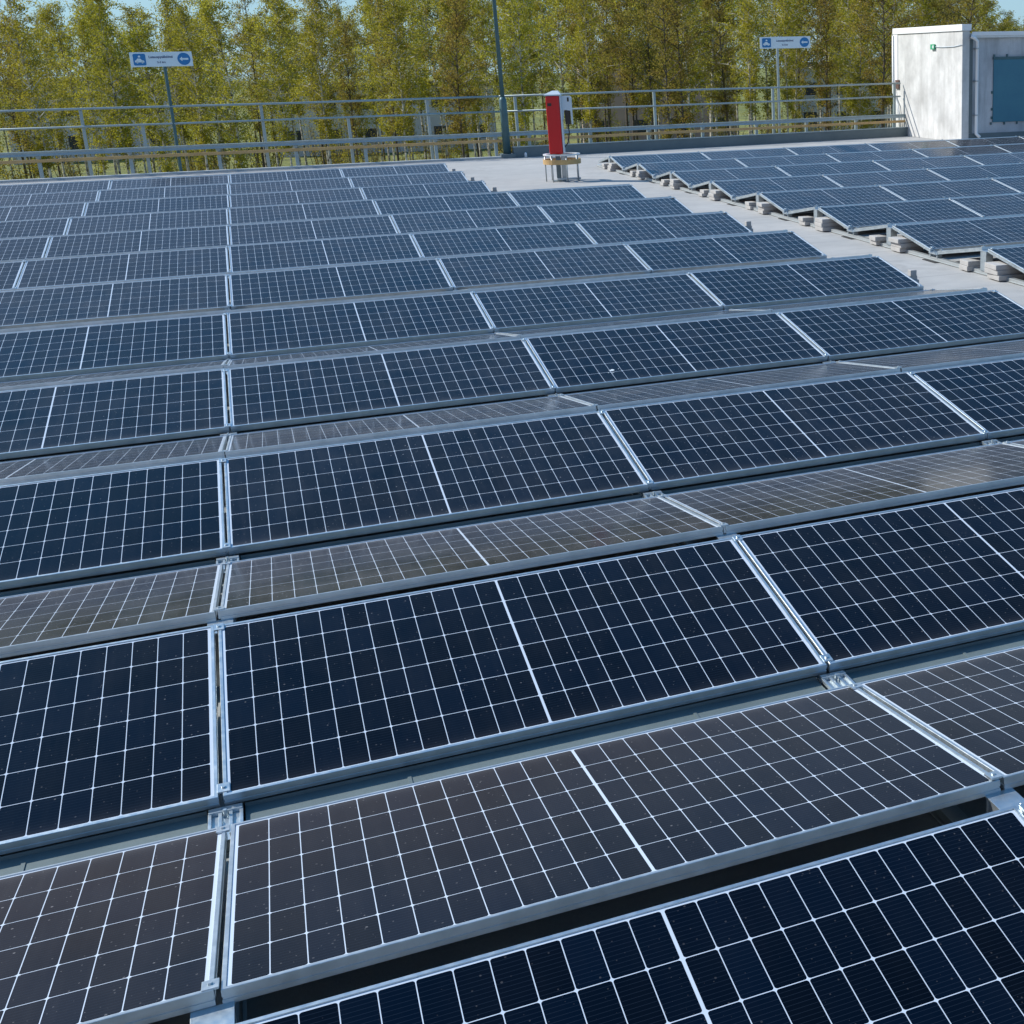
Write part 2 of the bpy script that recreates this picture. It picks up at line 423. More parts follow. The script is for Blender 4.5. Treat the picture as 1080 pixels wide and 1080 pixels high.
def mount(x0, tf, ks, per, gr, label, group, last=False, first=False, rot=0):
    global pf, pp, pc, pm
    y_a, y_b = tf
    e = thing('mounting_rail', label, 'mounting rail', x0, rot, group)
    bm = BM(); rail_piece(bm, y_a, y_b); obj('base_rail', bm, M_ALUD, e)
    gv = per - 2 * CW - gr
    for k in ks:
        y = k * per
        pf = inst(pf, 'valley_bracket', foot_mesh, M_ALU, e, (0, y - gv / 2, 0))
        pm = inst(pm, 'protection_mat', mat_mesh, M_RUB, e, (0, y - gv / 2, 0))
        pp = inst(pp, 'ridge_post', post_mesh, M_ALU, e, (0, y + CW + gr / 2, 0))
        sd_ = .0 if not (last or first) else (-.012 if last else .012)
        for (yy, zz, t) in ((y + .028, LIFT + .0045, TILT), (y + CW - .028, LIFT + SW - .0045, TILT), (y + CW + gr + .028, LIFT + SW - .0045, -TILT), (y + 2 * CW + gr - .028, LIFT + .0045, -TILT)):
            pc = inst(pc, 'clamp', lambda: clamp_mesh(0), M_ALU, e, (sd_, yy, zz), (t, 0, 0))
    return e
for g in range(-3, 4):
    if g == 3: ks = range(2, 10)
    elif g == 2: ks = range(2, 13)
    else: ks = range(1, 13)
    ks = [k for k in ks if visible(g * PIT, k * PER, .2, 200, 300)]
    if not ks: continue
    lab = 'aluminium mounting rail with brackets under the %s' % ('straight seam of the main array' if g == 0 else ('right-hand end of the main array by the walkway' if g == 3 else ordinal(abs(g)) + ' seam %s of the straight seam' % ('right' if g > 0 else 'left')))
    mount((g * PIT - (.02 if g == 3 else 0), 0, 0), (min(ks) * PER - .35, max(ks) * PER + 2 * CW + .3), ks, PER, GR, lab, 'mounting rails of the main array', last=(g == 3))
for g in range(0, 6):
    ks = [k for k in range(-1, 8) if visible(*rblock(g * RPIT, k * RPER), .2, 120, 0)]
    if not ks: continue
    x, y = rblock(g * RPIT - (.0 if g == 0 else .01), 0)
    lab = 'aluminium mounting rail under the %s' % ('walkway end of the right-hand block' if g == 0 else ordinal(g) + ' seam from the walkway end of the right-hand block')
    mount((x + (.025 if g == 0 else 0), y, 0), (min(ks) * RPER - .3, max(ks) * RPER + 2 * CW + .3), ks, RPER, .13, lab, 'mounting rails of the right-hand block', first=(g == 0), rot=RR)
def tray_mesh():
    bm = BM(); h = PIT / 2 - .056
    prism(bm, [(-.104, .076), (.10, .076), (.10, .093), (.096, .093), (.096, .080), (-.104, .080)], -h, h, 'x')
    for x in (-.5, .5): box(bm, x - .006, x + .006, -.05, .05, .0805, .0835)
    return bm
M_TRAY = weathered('valley_sheet', (.17, .215, .22), (.12, .155, .165), 2.5, .55, 0, metal=.3)
pt = None
for k in range(2, 6):
    for c in range(-2, 3):
        xx = c * PIT + PIT / 2
        if not visible(xx, k * PER, .1): continue
        lab = 'grey-green valley sheet before the %s row, %s' % (ordinal(k), colname(c).replace(' column', ''))
        if pt is None: o = pt = obj('valley_sheet', tray_mesh(), M_TRAY)
        else: o = pt.copy(); C.objects.link(o)
        o.location = (xx, k * PER - .1, 0); tag(o, lab, 'metal sheet', 'sheet strips in the valleys of the main array')
# dark end pieces sticking out of the main array
def endpiece():
    bm = BM(); box(bm, -.05, .13, -.03, .03, 0, .04, .004); box(bm, .05, .12, -.035, .035, .04, .10, .006); box(bm, -.05, .14, -.05, .05, -.14, -.0, .004); return bm
pe = None; q = 0
for k in range(4, 13):
    xe = 3 * PIT if k <= 9 else 2 * PIT
    if k in (6, 8, 9): continue
    e = thing('rail_end_block', '', 'rail end', (xe, k * PER + .42, .14), 0, 'dark rail end blocks at the right edge of the main array')
    e['label'] = 'small dark block sticking out at the right end of row %s of the main array' % ordinal(k)
    pe = inst(pe, 'block', endpiece, M_PAVER, e, (0, 0, 0))

# ------------------------------------------------------------------ ballast pavers at the walkway end of the right-hand block
pv = None
def paver(x, y, z, rz, label):
    global pv
    if pv is None:
        bm = BM(); box(bm, -.15, .15, -.15, .15, 0, .056, .006); pv = obj('ballast_paver', bm, M_PAVER); o = pv
    else: o = pv.copy(); C.objects.link(o)
    o.location = (x, y, z); o.rotation_euler = (0, 0, rz)
    tag(o, label, 'paver', 'grey concrete ballast pavers along the walkway'); return o
random.seed(5)
for a in range(-1, 8):
    for which, v, nlay, sc in (('camera', CW - .27, 3, 1), ('far', CW + .13 + .30, 2, .85)):
        x, y = rblock(.06, a * RPER + v); z = .012
        for l in range(nlay):
            w_ = ['bottom', 'middle', 'top'] if nlay == 3 else ['bottom', 'top']
            o = paver(x + random.uniform(-.02, .02), y + random.uniform(-.02, .02), z + l * .0555, RR + random.uniform(-.06, .06),
                  '%s grey paver of the %s-side stack under the %s ridge from roof edge' % (w_[l], which, ordinal(8 - a)))
            o.scale = (1.08, .88, .97) if which == 'camera' else (.9, .68, .97)
# ------------------------------------------------------------------ bird droppings on single panels
def splat(px, py, s, seed, lab):
    random.seed(seed); bm = BM(); pts = []
    for i in range(16):
        a = 2 * PI * i / 16; r = s * random.uniform(.5, 1.1); pts.append((r * math.cos(a), r * .7 * math.sin(a)))
    prism(bm, pts, 0.0, .0012, 'z')
    for j in range(5):
        a = random.uniform(0, 6.28); d = s * random.uniform(1.2, 2.2); r = s * random.uniform(.1, .22)
        prism(bm, [(d * math.cos(a) + r * math.cos(t * PI / 3), d * math.sin(a) + r * math.sin(t * PI / 3)) for t in range(6)], 0.0, .001, 'z')
    best = None
    for o in list(C.objects):
        if o.name.startswith('solar_panel') and abs(o.location.x - px) < PL / 2 and 0 < py - o.location.y < CW and o.rotation_euler.z < 1: best = o
    if best:
        o = obj('bird_dropping', bm, M_DROP, best); o.location = (px - best.location.x, (py - best.location.y) / math.cos(TILT), -.0035)
splat(2.60, 4 * PER + .22, .026, 3, '')
splat(9.85, RY - .03 + .62, .035, 4, '')

# ------------------------------------------------------------------ fences and guard rails
def fence_line(p0, p1, posts, tops, name, label, group, h=1.53, mid=1.15):
    p0, p1 = Vector((*p0, 0)), Vector((*p1, 0)); d = (p1 - p0); Ln = d.length; ang = math.atan2(d.y, d.x)
    e = thing(name, label, 'fence', p0, ang, group)
    bm = BM(); tube(bm, [(0, 0, h), (Ln / 3, .0, h + .012), (2 * Ln / 3, 0, h - .008), (Ln, 0, h)], .026, 10); obj('top_rail', bm, M_RAIL, e, True)
    bm = BM(); tube(bm, [(0, 0, mid), (Ln / 2, 0, mid - .01), (Ln, 0, mid)], .024, 10); obj('middle_rail', bm, M_RAIL, e, True)
    for s, hh in posts:
        bm = BM(); box(bm, -.035, .035, -.03, .03, -.42, hh + .0, .006); box(bm, -.09, .09, -.02, .06, -.40, -.10, .005); o = obj('post', bm, M_RAIL, e); o.location = (s, .062, 0)
    return e
def guard_line(p0, p1, posts, label, group):
    p0, p1 = Vector((*p0, 0)), Vector((*p1, 0)); d = (p1 - p0); Ln = d.length; ang = math.atan2(d.y, d.x)
    e = thing('guard_rail', label, 'guard rail', p0, ang, group)
    bm = BM(); prism(bm, [(-.03, .54), (.0, .535), (.02, .56), (.02, .62), (.0, .645), (-.03, .64), (-.012, .59)], 0, Ln, 'x'); obj('steel_rail', bm, M_RAIL, e)
    bm = BM(); prism(bm, [(-.02, .395), (.015, .395), (.015, .465), (-.02, .465)], 0, Ln, 'x'); obj('timber_rail', bm, M_TAN, e)
    for s in posts:
        bm = BM(); box(bm, -.04, .04, .024, .09, -.2, .60, .006); o = obj('post', bm, M_RAIL, e); o.location = (s, 0, 0)
        bm = BM(); box(bm, -.055, .055, .015, .022, .50, .64, .003); obj('spacer', bm, M_RAIL, o)
    return e
X0 = -9.0
fence_line((X0, 35.30), (6.50, 35.30), [(x - X0, 1.53 if i % 2 == 0 else 1.15) for i, x in enumerate((-8.7, -6.7, -4.9 + 1.93, -1.75, .85, 2.8, 4.72))], None, 'roof_fence', 'tall three-post steel fence at the roof edge left of the light pole', 'roof edge fences')
guard_line((X0, 35.12), (6.46, 35.12), [x - X0 for x in (-8.6, -7.0, -5.5, -3.95, -2.1, -.22, 1.5, 3.1, 4.8, 6.3)], 'low steel guard rail with tan lower rail left of the light pole', 'guard rails')
fence_line((6.52, 35.325), (18.55, 36.28), [(s, 1.53) for s in (.42, 4.25, 7.85, 11.9)], None, 'roof_fence', 'tall steel fence at the roof edge between light pole and concrete stair house', 'roof edge fences')
guard_line((6.49, 35.14), (18.62, 36.10), [.7, 2.35, 4.0, 5.6, 7.25, 8.85, 10.5, 11.8], 'low steel guard rail with tan lower rail between light pole and stair house', 'guard rails')
# parapet upstand on the right section
def seg_thing(name, p0, p1, label, cat):
    d = Vector((p1[0] - p0[0], p1[1] - p0[1], 0)); return thing(name, label, cat, (p0[0], p0[1], 0), math.atan2(d.y, d.x)), d.length
e, Ln = seg_thing('parapet', (6.70, 35.0), (18.62, 35.94), 'low dark grey parapet along the roof edge right of the light pole', 'parapet')
bm = BM(); box(bm, 0, Ln, -.02, .10, .0, .25, .01); obj('upstand', bm, M_PARA, e)
bm = BM(); box(bm, -.01, Ln, -.035, .115, .25, .272, .004); obj('coping', bm, M_RAIL, e)
e = thing('roof_kerb', 'thin light metal kerb strip along the roof edge left of the light pole', 'kerb', (-18, 35.0, 0))
bm = BM(); box(bm, 0, 24.5, -.05, .075, .0005, .05, .008); obj('strip', bm, M_COPE, e)

# ------------------------------------------------------------------ signs and light pole
def text_obj(body, size, mat_, parent, loc):
    cu = bpy.data.curves.new('lettering', 'FONT'); cu.body = body; cu.size = size; cu.align_x = 'CENTER'; cu.align_y = 'CENTER'; cu.extrude = .002; cu.offset = size * .022
    t = bpy.data.objects.new('lettering', cu); C.objects.link(t)
    dg = bpy.context.evaluated_depsgraph_get(); me = bpy.data.meshes.new_from_object(t.evaluated_get(dg)); me.name = 'lettering'
    bpy.data.objects.remove(t); o = bpy.data.objects.new('lettering', me); C.objects.link(o); me.materials.clear(); me.materials.append(mat_)
    o.parent = parent; o.location = loc; o.rotation_euler = (PI / 2, 0, 0); return o
def sign(x, y, rz, wd, ht, ztop, polex, label):
    e = thing('parking_sign', label, 'sign', (x, y, 0), rz, 'blue and white parking signs above the roof fence')
    bm = BM(); tube(bm, [(polex, .05, 0), (polex, .05, ztop - .03)], .036, 12); box(bm, polex - .09, polex + .09, -.04, .14, 0, .012); obj('pole', bm, M_TEAL if rz > -.2 else M_RAIL, e, False)
    b = BM(); box(b, -wd / 2, wd / 2, -.012, .004, ztop - ht, ztop, .004); bo = obj('board', b, M_SIGN, e)
    b = BM(); zc = ztop - ht / 2
    for s in (-.1, .1): box(b, polex - .06, polex + .06, .004, .085, zc + s - .015, zc + s + .015)
    obj('bracket', b, M_ALUD, e)
    s = ht * .40; cx_ = -wd / 2 + ht * .60
    pts = [(cx_ + sx * (s - .03) + .03 * math.cos(a), zc + sz * (s - .03) + .03 * math.sin(a)) for sx, sz, a0 in ((1, 1, 0), (-1, 1, 90), (-1, -1, 180), (1, -1, 270)) for a in [math.radians(a0 + t) for t in (0, 30, 60, 90)]]
    b = BM(); prism(b, pts, -.015, -.0122); obj('blue_square', b, M_BLUE, bo)
    # car pictogram with a plug above it
    k = s / .16
    car = [(-.12, -.06), (-.12, -.01), (-.085, .0), (-.055, .045), (.02, .045), (.06, .0), (.11, -.012), (.12, -.06)]
    b = BM(); prism(b, [(cx_ + px * k, zc + (pz - .015) * k) for px, pz in car], -.018, -.0152)
    for wx in (-.065, .065): prism(b, [(cx_ + (wx + .024 * math.cos(t * PI / 6)) * k, zc + (-.078 + .024 * math.sin(t * PI / 6)) * k) for t in range(12)], -.018, -.0152)
    prism(b, [(cx_ + px * k, zc + pz * k) for px, pz in [(-.03, .06), (.03, .06), (.03, .09), (.015, .11), (-.015, .11), (-.03, .09)]], -.018, -.0152)
    obj('car_pictogram', b, M_SIGN, bo)
    cr_ = wd / 2 - ht * .55
    b = BM(); prism(b, [(cr_ + s * 1.05 * math.cos(t * PI / 20), zc + s * 1.05 * math.sin(t * PI / 20)) for t in range(40)], -.015, -.0122); obj('blue_disc', b, M_BLUE, bo)
    ar = [(-.115, 0), (-.045, .062), (-.045, .024), (.115, .024), (.115, -.024), (-.045, -.024), (-.045, -.062)]
    b = BM(); prism(b, [(cr_ + px * k, zc + pz * k) for px, pz in ar], -.018, -.0152); obj('arrow', b, M_SIGN, bo)
    text_obj('Latauspysäköinti', ht * .235, M_INK, bo, (.0 - .01, -.0135, zc + ht * .16))
    text_obj('2-3 krs', ht * .19, M_INK, bo, (-.01, -.0135, zc - ht * .20))
    return e
sign(-1.13, 35.26, .0, 1.30, .325, 2.755, .04, 'blue and white car charging sign on a dark teal pole, left of the light pole')
sign(14.72, 35.90, -.24, 1.44, .315, 2.90, -.22, 'blue and white car charging sign on a pale pole, near the concrete stair house')
e = thing('light_pole', 'tall teal light pole with thick lower casing at the roof edge', 'light pole', (6.56, 35.10, 0))
bm = BM(); tube(bm, [(0, 0, 1.5), (0, 0, 4.5), (0, 0, 7.2)], [.055, .045, .036], 14); obj('pole', bm, M_TEAL, e, True)
bm = BM(); tube(bm, [(0, 0, 0), (0, 0, 1.44), (0, 0, 1.52)], [.10, .095, .06], 16); obj('casing', bm, M_TEAL, e, True)
bm = BM(); box(bm, -.19, .19, -.17, .17, .0, .10, .01); obj('base_block', bm, M_PARA, e)
bm = BM(); tube(bm, [(0, 0, 7.15), (0, -.25, 7.32), (0, -.75, 7.36)], .035, 10); obj('arm', bm, M_TEAL, e, True)
bm = BM(); box(bm, -.13, .13, -1.35, -.72, 7.32, 7.42, .03); obj('lamp_head', bm, M_TEAL, e)
o = thing('bollard_cap', 'small white marker post by the foot of the light pole', 'marker', (6.98, 34.84, 0))
bm = BM(); tube(bm, [(0, 0, 0), (0, 0, .10), (0, 0, .13)], [.035, .03, .012], 12); obj('post', bm, M_WHITE, o, True)

# ------------------------------------------------------------------ red charger and its round guard
e = thing('charger', 'red charging column with grey sloped cap and white cable holder inside a round guard', 'charging station', (6.20, 27.5, 0), math.radians(-16))
bm = BM(); box(bm, -.15, .12, -.15, .15, .55, 1.70, .035); obj('red_housing', bm, M_RED, e)
bm = BM(); box(bm, .1225, .155, -.13, .13, .56, 1.70, .008); obj('white_side_panel', bm, M_SOCK, e)
bm = BM()
vs = [(-.18, -.17, 1.702), (.16, -.17, 1.702), (.16, .17, 1.702), (-.18, .17, 1.702), (-.18, -.17, 1.725), (.16, -.17, 1.725), (.16, .17, 1.725), (-.18, .17, 1.725), (-.02, -.06, 1.795), (.10, -.06, 1.795), (.10, .06, 1.795), (-.02, .06, 1.795)]
vv = [bm.verts.new(v) for v in vs]
for f in ((0, 3, 2, 1), (0, 1, 5, 4), (1, 2, 6, 5), (2, 3, 7, 6), (3, 0, 4, 7), (4, 5, 9, 8), (5, 6, 10, 9), (6, 7, 11, 10), (7, 4, 8, 11), (8, 9, 10, 11)): bm.faces.new([vv[i] for i in f])
obj('cap', bm, M_SOCK, e)
hx = .157
bm = BM(); prism(bm, [(hx, 1.69), (hx + .16, 1.69), (hx + .20, 1.66), (hx + .20, 1.13), (hx + .175, 1.13), (hx + .165, 1.40), (hx + .04, 1.42), (hx + .02, 1.25), (hx, 1.2)], -.07, .07); hd = obj('cable_holder', bm, M_SOCK, e)
bm = BM(); box(bm, hx + .05, hx + .155, -.045, .045, 1.13, 1.41, .02); obj('plug', bm, M_DK, hd)
bm = BM(); box(bm, hx + .115, hx + .15, -.074, -.068, 1.58, 1.66, .001); obj('socket_mark', bm, M_DK, hd)
bm = BM(); box(bm, -.12, -.04, -.1512, -.1500, 1.50, 1.56); obj('socket_mark', bm, M_DK, e)
bm = BM(); tube(bm, [(hx + .10, 0, 1.14), (hx + .11, .02, .95), (hx + .06, .04, .75), (.10, .05, .62)], .012, 8); obj('cable', bm, M_DK, e, True)
bm = BM(); box(bm, -.045, .045, -.045, .045, .012, .552, .005); box(bm, -.13, .13, -.13, .13, 0.0, .012); obj('pedestal', bm, M_PARA, e)
bm = BM(); box(bm, .06, .14, -.02, .02, .0, .55, .004); obj('conduit', bm, M_ALUD, e)
g = thing('round_guard', 'round metal guard with wooden band on seven thin legs around the red charger', 'guard', (6.28, 27.5, 0))
n_ = 28; R = .37
bm = BM(); ring = [(R * math.cos(2 * PI * i / n_), R * math.sin(2 * PI * i / n_)) for i in range(n_)]
def ringband(bm, R0, R1, z0, z1, n=32):
    A = [[bm.verts.new((r * math.cos(2 * PI * i / n), r * math.sin(2 * PI * i / n), z)) for i in range(n)] for r, z in ((R0, z0), (R1, z0), (R1, z1), (R0, z1))]
    for k in range(4):
        for i in range(n): bm.faces.new((A[k][i], A[k][(i + 1) % n], A[(k + 1) % 4][(i + 1) % n], A[(k + 1) % 4][i]))
ringband(bm, R - .055, R + .005, .525, .548); obj('top_ring', bm, M_TRIM, g)
bm = BM(); ringband(bm, R - .012, R + .012, .35, .445); obj('wooden_band', bm, M_TAN, g)
for i in range(7):
    a = 2 * PI * (i + .3) / 7; bm = BM(); tube(bm, [((R - .03) * math.cos(a), (R - .03) * math.sin(a), 0), ((R - .03) * math.cos(a), (R - .03) * math.sin(a), .525)], .014, 8); obj('leg', bm, M_ALUD, g, True)
bm = BM(); box(bm, -.16, .33, -.17, -.12, .03, .07, .006); obj('foot_bar', bm, M_ALUD, g)

# ------------------------------------------------------------------ concrete stair house
BX, BY = 18.46, 32.42; BA = .043              # near corner, slight turn
e = thing('stair_house', 'pale concrete stair house with white coping, drainpipe and blue covered window', 'building', (BX, BY, 0), -BA)
bm = BM(); box(bm, .0, .22, .0, 4.46, .0, 2.93, .012); obj('side_wall', bm, M_PLAST, e)
bm = BM(); box(bm, .222, 9.0, .06, 4.4, .0, 2.74, .0); obj('front_wall', bm, M_CONC, e)
bm = BM(); box(bm, -.035, .255, -.035, 4.50, 2.932, 3.10, .01); obj('side_coping', bm, M_WHITE, e)
bm = BM(); box(bm, -.018, -.002, 4.18, 4.50, 1.45, 2.93, .003); obj('corner_flashing', bm, M_WHITE, e)
bm = BM(); box(bm, .257, 9.1, -.06, 4.5, 2.742, 2.86, .01); rf = obj('roof', bm, M_TRIM, e)
bm = BM(); box(bm, .257, 9.1, -.09, -.062, 2.80, 2.90, .004); obj('eaves_trim', bm, M_WHITE, rf)
bm = BM(); box(bm, .224, 9.0, .03, .058, .0, .22, .003); obj('plinth', bm, M_PARA, e)
bm = BM(); tube(bm, [(.21, -.10, 2.78), (.30, -.12, 2.74), (.42, -.06, 2.66), (.42, -.06, .32), (.42, -.06, .22), (.48, -.16, .12)], .045, 12); dp = obj('drainpipe', bm, M_WHITE, e, True)
for z in (.7, 1.6, 2.45):
    b = BM(); box(b, .365, .475, -.115, .056, z, z + .03, .003); obj('pipe_clip', b, M_ALUD, dp)
bm = BM(); box(bm, .224, .34, .04, .058, .23, 2.7, .0); obj('joint_strip', bm, M_PARA, e)
wv = obj('window_cover', (lambda b: (box(b, .98, 3.6, .018, .058, .50, 2.17, .006), b)[1])(BM()), M_SHUT, e)
bm = BM(); box(bm, .955, 3.62, .008, .058, 2.172, 2.24, .004); obj('head_trim', bm, M_TEAL, wv)
for i, (x, z) in enumerate([(.95, .62), (.95, 1.3), (.95, .85), (.93, .47), (1.35, .46), (1.75, .46), (1.0, 2.27), (1.4, 2.27), (2.0, 2.27), (2.2, .46)]):
    b = BM(); box(b, x - .025, x + .025, .03, .058, z - .035, z + .035, .004); obj('lug', b, M_TEAL, wv)
bm = BM(); box(bm, -.045, -.002, 4.05, 4.30, 1.36, 1.62, .01); obj('switch_box', bm, M_BROWNB, e)
bm = BM(); tube(bm, [(-.04, 4.46, 2.9), (-.05, 4.44, 1.45), (-.06, 4.40, 1.25), (-.06, 4.05, .9), (-.05, 3.85, .05)], .03, 8); obj('side_drainpipe', bm, M_WHITE, e, True)
bm = BM(); tube(bm, [(-.03, 4.30, 1.35), (-.05, 4.15, .8), (-.04, 3.95, .05)], .012, 8); obj('cable', bm, M_WHITE, e, True)
x = thing('exit_sign', 'small green and white exit sign with thin cable on the stair house side wall', 'sign', (BX - .03, BY, 0), -BA)
bm = BM(); box(bm, -.03, .02, 1.62, 1.86, 2.47, 2.61, .006); bo = obj('sign_box', bm, M_GREEN, x)
bm = BM(); box(bm, -.033, -.0305, 1.70, 1.735, 2.50, 2.58); box(bm, -.033, -.0305, 1.64, 1.675, 2.50, 2.58); obj('running_figure_and_door', bm, M_WHITE, bo)
bm = BM(); tube(bm, [(.01, 1.62, 2.54), (.01, 1.2, 2.525), (.01, .5, 2.53), (.01, .02, 2.57)], .009, 6); obj('conduit', bm, M_SOCK, x, True)

# ------------------------------------------------------------------ low buildings beyond the trees
M_HP = weathered('pink_render', (.50, .36, .30), (.42, .31, .27), .6, .9, 0)
M_HW = weathered('pale_render', (.62, .62, .60), (.5, .5, .5), .6, .9, 0)
M_HG = mat('dark_window', (.03, .04, .05), .15)
M_HR = mat('roof_grey', (.16, .16, .17), .8)
def house(x, y, wd, dp, ht, mt, label, rz=0):
    e = thing('low_building', label, 'building', (x, y, GZ), rz)
    b = BM(); box(b, 0, wd, 0, dp, -.3, ht); obj('wall', b, mt, e)
    b = BM(); box(b, -.4, wd + .4, -.4, dp + .4, ht + .003, ht + .35); obj('roof', b, M_HR, e)
    k = int(wd / 3.2); fl = max(1, int(ht / 3))
    for f in range(fl):
        for i in range(k):
            b = BM(); xx = (i + .5) * wd / k
            box(b, xx - .75, xx + .75, -.035, -.003, 1 + f * 3, 2.3 + f * 3); wo = obj('window', b, M_HG, e)
            b = BM(); box(b, xx - .85, xx + .85, -.09, -.04, .93 + f * 3, .99 + f * 3); obj('sill', b, M_WHITE, wo)
house(31, 128, 15, 10, 8.6, M_HP, 'pinkish two-storey building half hidden behind the trees near the red charger', -.2)
house(3, 132, 20, 12, 6, M_HW, 'pale flat-roofed building half hidden behind the middle of the tree belt', -.1)
house(-19, 140, 14, 10, 7, M_HW, 'pale building glimpsed through the trees behind the left sign', 0)
house(54, 130, 14, 10, 7, M_HW, 'pale building glimpsed through the trees near the right sign', -.4)

# ------------------------------------------------------------------ trees
def leafmat(name, c1, c2, c3):
    M = bpy.data.materials.new(name); M.use_nodes = True; t = M.node_tree; t.nodes.clear()
    class S: pass
    n = N.__new__(N); n.t = t; n.b = None
    out = n.n('ShaderNodeOutputMaterial'); oi = n.n('ShaderNodeObjectInfo')
    v = n.noise(.55, 4, .6, n.coord('Object')); v2 = n.noise(7, 2, .6, n.coord('Object'))
    c = n.mix(n.ramp(v, (.35, 0.0), (.65, 1.0)), c1, c2)
    c = n.mix(n.math('MULTIPLY', n.ramp(v2, (.4, 0.0), (.7, 1.0)), .5), c, c3)
    h = n.n('ShaderNodeHueSaturation'); n.l(c, h.inputs['Color'])
    n.l(n.math('ADD', .492, n.math('MULTIPLY', oi.outputs['Random'], .018)), h.inputs['Hue']); n.l(n.math('ADD', .82, n.math('MULTIPLY', n.math('FRACT', n.math('MULTIPLY', oi.outputs['Random'], 7.3)), .34)), h.inputs['Value'])
    d = n.n('ShaderNodeBsdfDiffuse'); tr = n.n('ShaderNodeBsdfTranslucent'); mxs = n.n('ShaderNodeMixShader'); mxs.inputs[0].default_value = .50
    n.l(h.outputs[0], d.inputs[0]); n.l(h.outputs[0], tr.inputs[0]); n.l(d.outputs[0], mxs.inputs[1]); n.l(tr.outputs[0], mxs.inputs[2]); n.l(mxs.outputs[0], out.inputs[0])
    return M
M_LEAF = [leafmat('birch_leaf', (.32, .295, .038), (.43, .39, .048), (.23, .215, .035)), leafmat('alder_leaf', (.28, .235, .05), (.36, .295, .065), (.29, .19, .06))]
def barkmat(name, a, b, sc):
    M = mat(name, a, .9); n = N(M)
    v = n.noise(1.0, 5, .7, n.mapping(n.coord('Object'), (sc, sc, 3.5))); n.l(n.ramp(v, (.45, a), (.62, b)), n.b.inputs['Base Color']); return M
M_BARK = [barkmat('birch_bark', (.62, .58, .50), (.07, .06, .05), 2), barkmat('dark_bark', (.075, .06, .045), (.15, .125, .10), 5)]
def tree_mesh(seed, H, kind):
    rnd = random.Random(seed)
    tb = BM(); lean = (rnd.uniform(-.5, .5), rnd.uniform(-.5, .5)); ph = rnd.uniform(0, 6)
    def tp(t): return Vector((lean[0] * t * t + .16 * math.sin(ph + t * 6) * t, lean[1] * t * t + .16 * math.cos(ph * 1.3 + t * 5) * t, H * t))
    tube(tb, [tp(i / 12) for i in range(13)], [max(.010, .092 * (1 - i / 12) ** .8) * (1.25 if i == 0 else 1) for i in range(13)], 8)
    leaves_v, leaves_f = [], []; bv, bf = [], []
    def stick(a, b, r):
        d = (b - a); s = d.cross(Vector((0, 0, 1))); s = s.normalized() * r if s.length > 1e-4 else Vector((r, 0, 0)); t_ = d.cross(s).normalized() * r
        i = len(bv); bv.extend([a + s, a - s * .5 + t_, a - s * .5 - t_, b]); bf.extend([(i, i + 1, i + 3), (i + 1, i + 2, i + 3), (i + 2, i, i + 3)])
    def leaf(p, s):
        ax = Vector((rnd.gauss(0, 1), rnd.gauss(0, 1), rnd.gauss(0, 1))).normalized(); o = ax.orthogonal().normalized(); q = ax.cross(o)
        i = len(leaves_v); leaves_v.extend([p + o * s, p + q * s * .7, p - o * s, p - q * s * .7]); leaves_f.append((i, i + 1, i + 2, i + 3))
    nb = rnd.randint(40, 54); t0 = rnd.uniform(.26, .46)
    for b in range(nb):
        t = t0 + (1 - t0) * ((b + rnd.random()) / nb) ** .92; p0 = tp(t)
        rel = (t - t0) / (1 - t0); prof = (rel * 3.2 if rel < .3 else 1 - (rel - .3) * .80)
        prof = max(.22, min(1, prof)); a = b * 2.4 + rnd.uniform(-.6, .6)
        Lb = (1.9 if kind == 0 else 2.2) * prof * rnd.choice((.45, .7, .9, 1.0, 1.35, 1.6)); up = rnd.uniform(.4, 1.5)
        d = Vector((math.cos(a), math.sin(a), up)).normalized(); p1 = p0 + d * Lb * .6; p2 = p1 + Vector((d.x, d.y, d.z * .3)) * Lb * .45
        stick(p0, p1, .034); stick(p1, p2, .022)
        dens = rnd.choice((.15, .5, .9, 1.2, 1.6))
        for tw in range(int(7 * dens) + 2):
            f = rnd.uniform(.25, 1.0); q0 = p0.lerp(p1, min(1, f * 1.5)) if f < .66 else p1.lerp(p2, (f - .66) * 3)
            dd = Vector((rnd.uniform(-1, 1), rnd.uniform(-1, 1), rnd.uniform(-.9, .8) if kind == 0 else rnd.uniform(-.3, 1))).normalized(); Lt = rnd.uniform(.35, .85) * (.5 + .5 * prof)
            q1 = q0 + dd * Lt; stick(q0, q1, .010)
            for _ in range(int(rnd.uniform(14, 24))):
                u = rnd.uniform(.1, 1.1); leaf(q0.lerp(q1, u) + Vector((rnd.gauss(0, .10), rnd.gauss(0, .10), rnd.gauss(0, .12))), rnd.uniform(.032, .068))
    tm = bpy.data.meshes.new('trunk'); 
    base = len(tb.verts)
    vs = [tb.verts.new(v) for v in bv]
    for f in bf: tb.faces.new([vs[i] for i in f])
    tb.to_mesh(tm); tb.free(); tm.materials.append(M_BARK[kind])
    lm = bpy.data.meshes.new('crown'); lm.from_pydata([tuple(v) for v in leaves_v], [], leaves_f); lm.materials.append(M_LEAF[kind])
    return tm, lm
VAR = [(tree_mesh(100 + i, 14.0, 0 if i % 3 != 2 else 1), 0 if i % 3 != 2 else 1) for i in range(9)]
random.seed(77)
spots = []
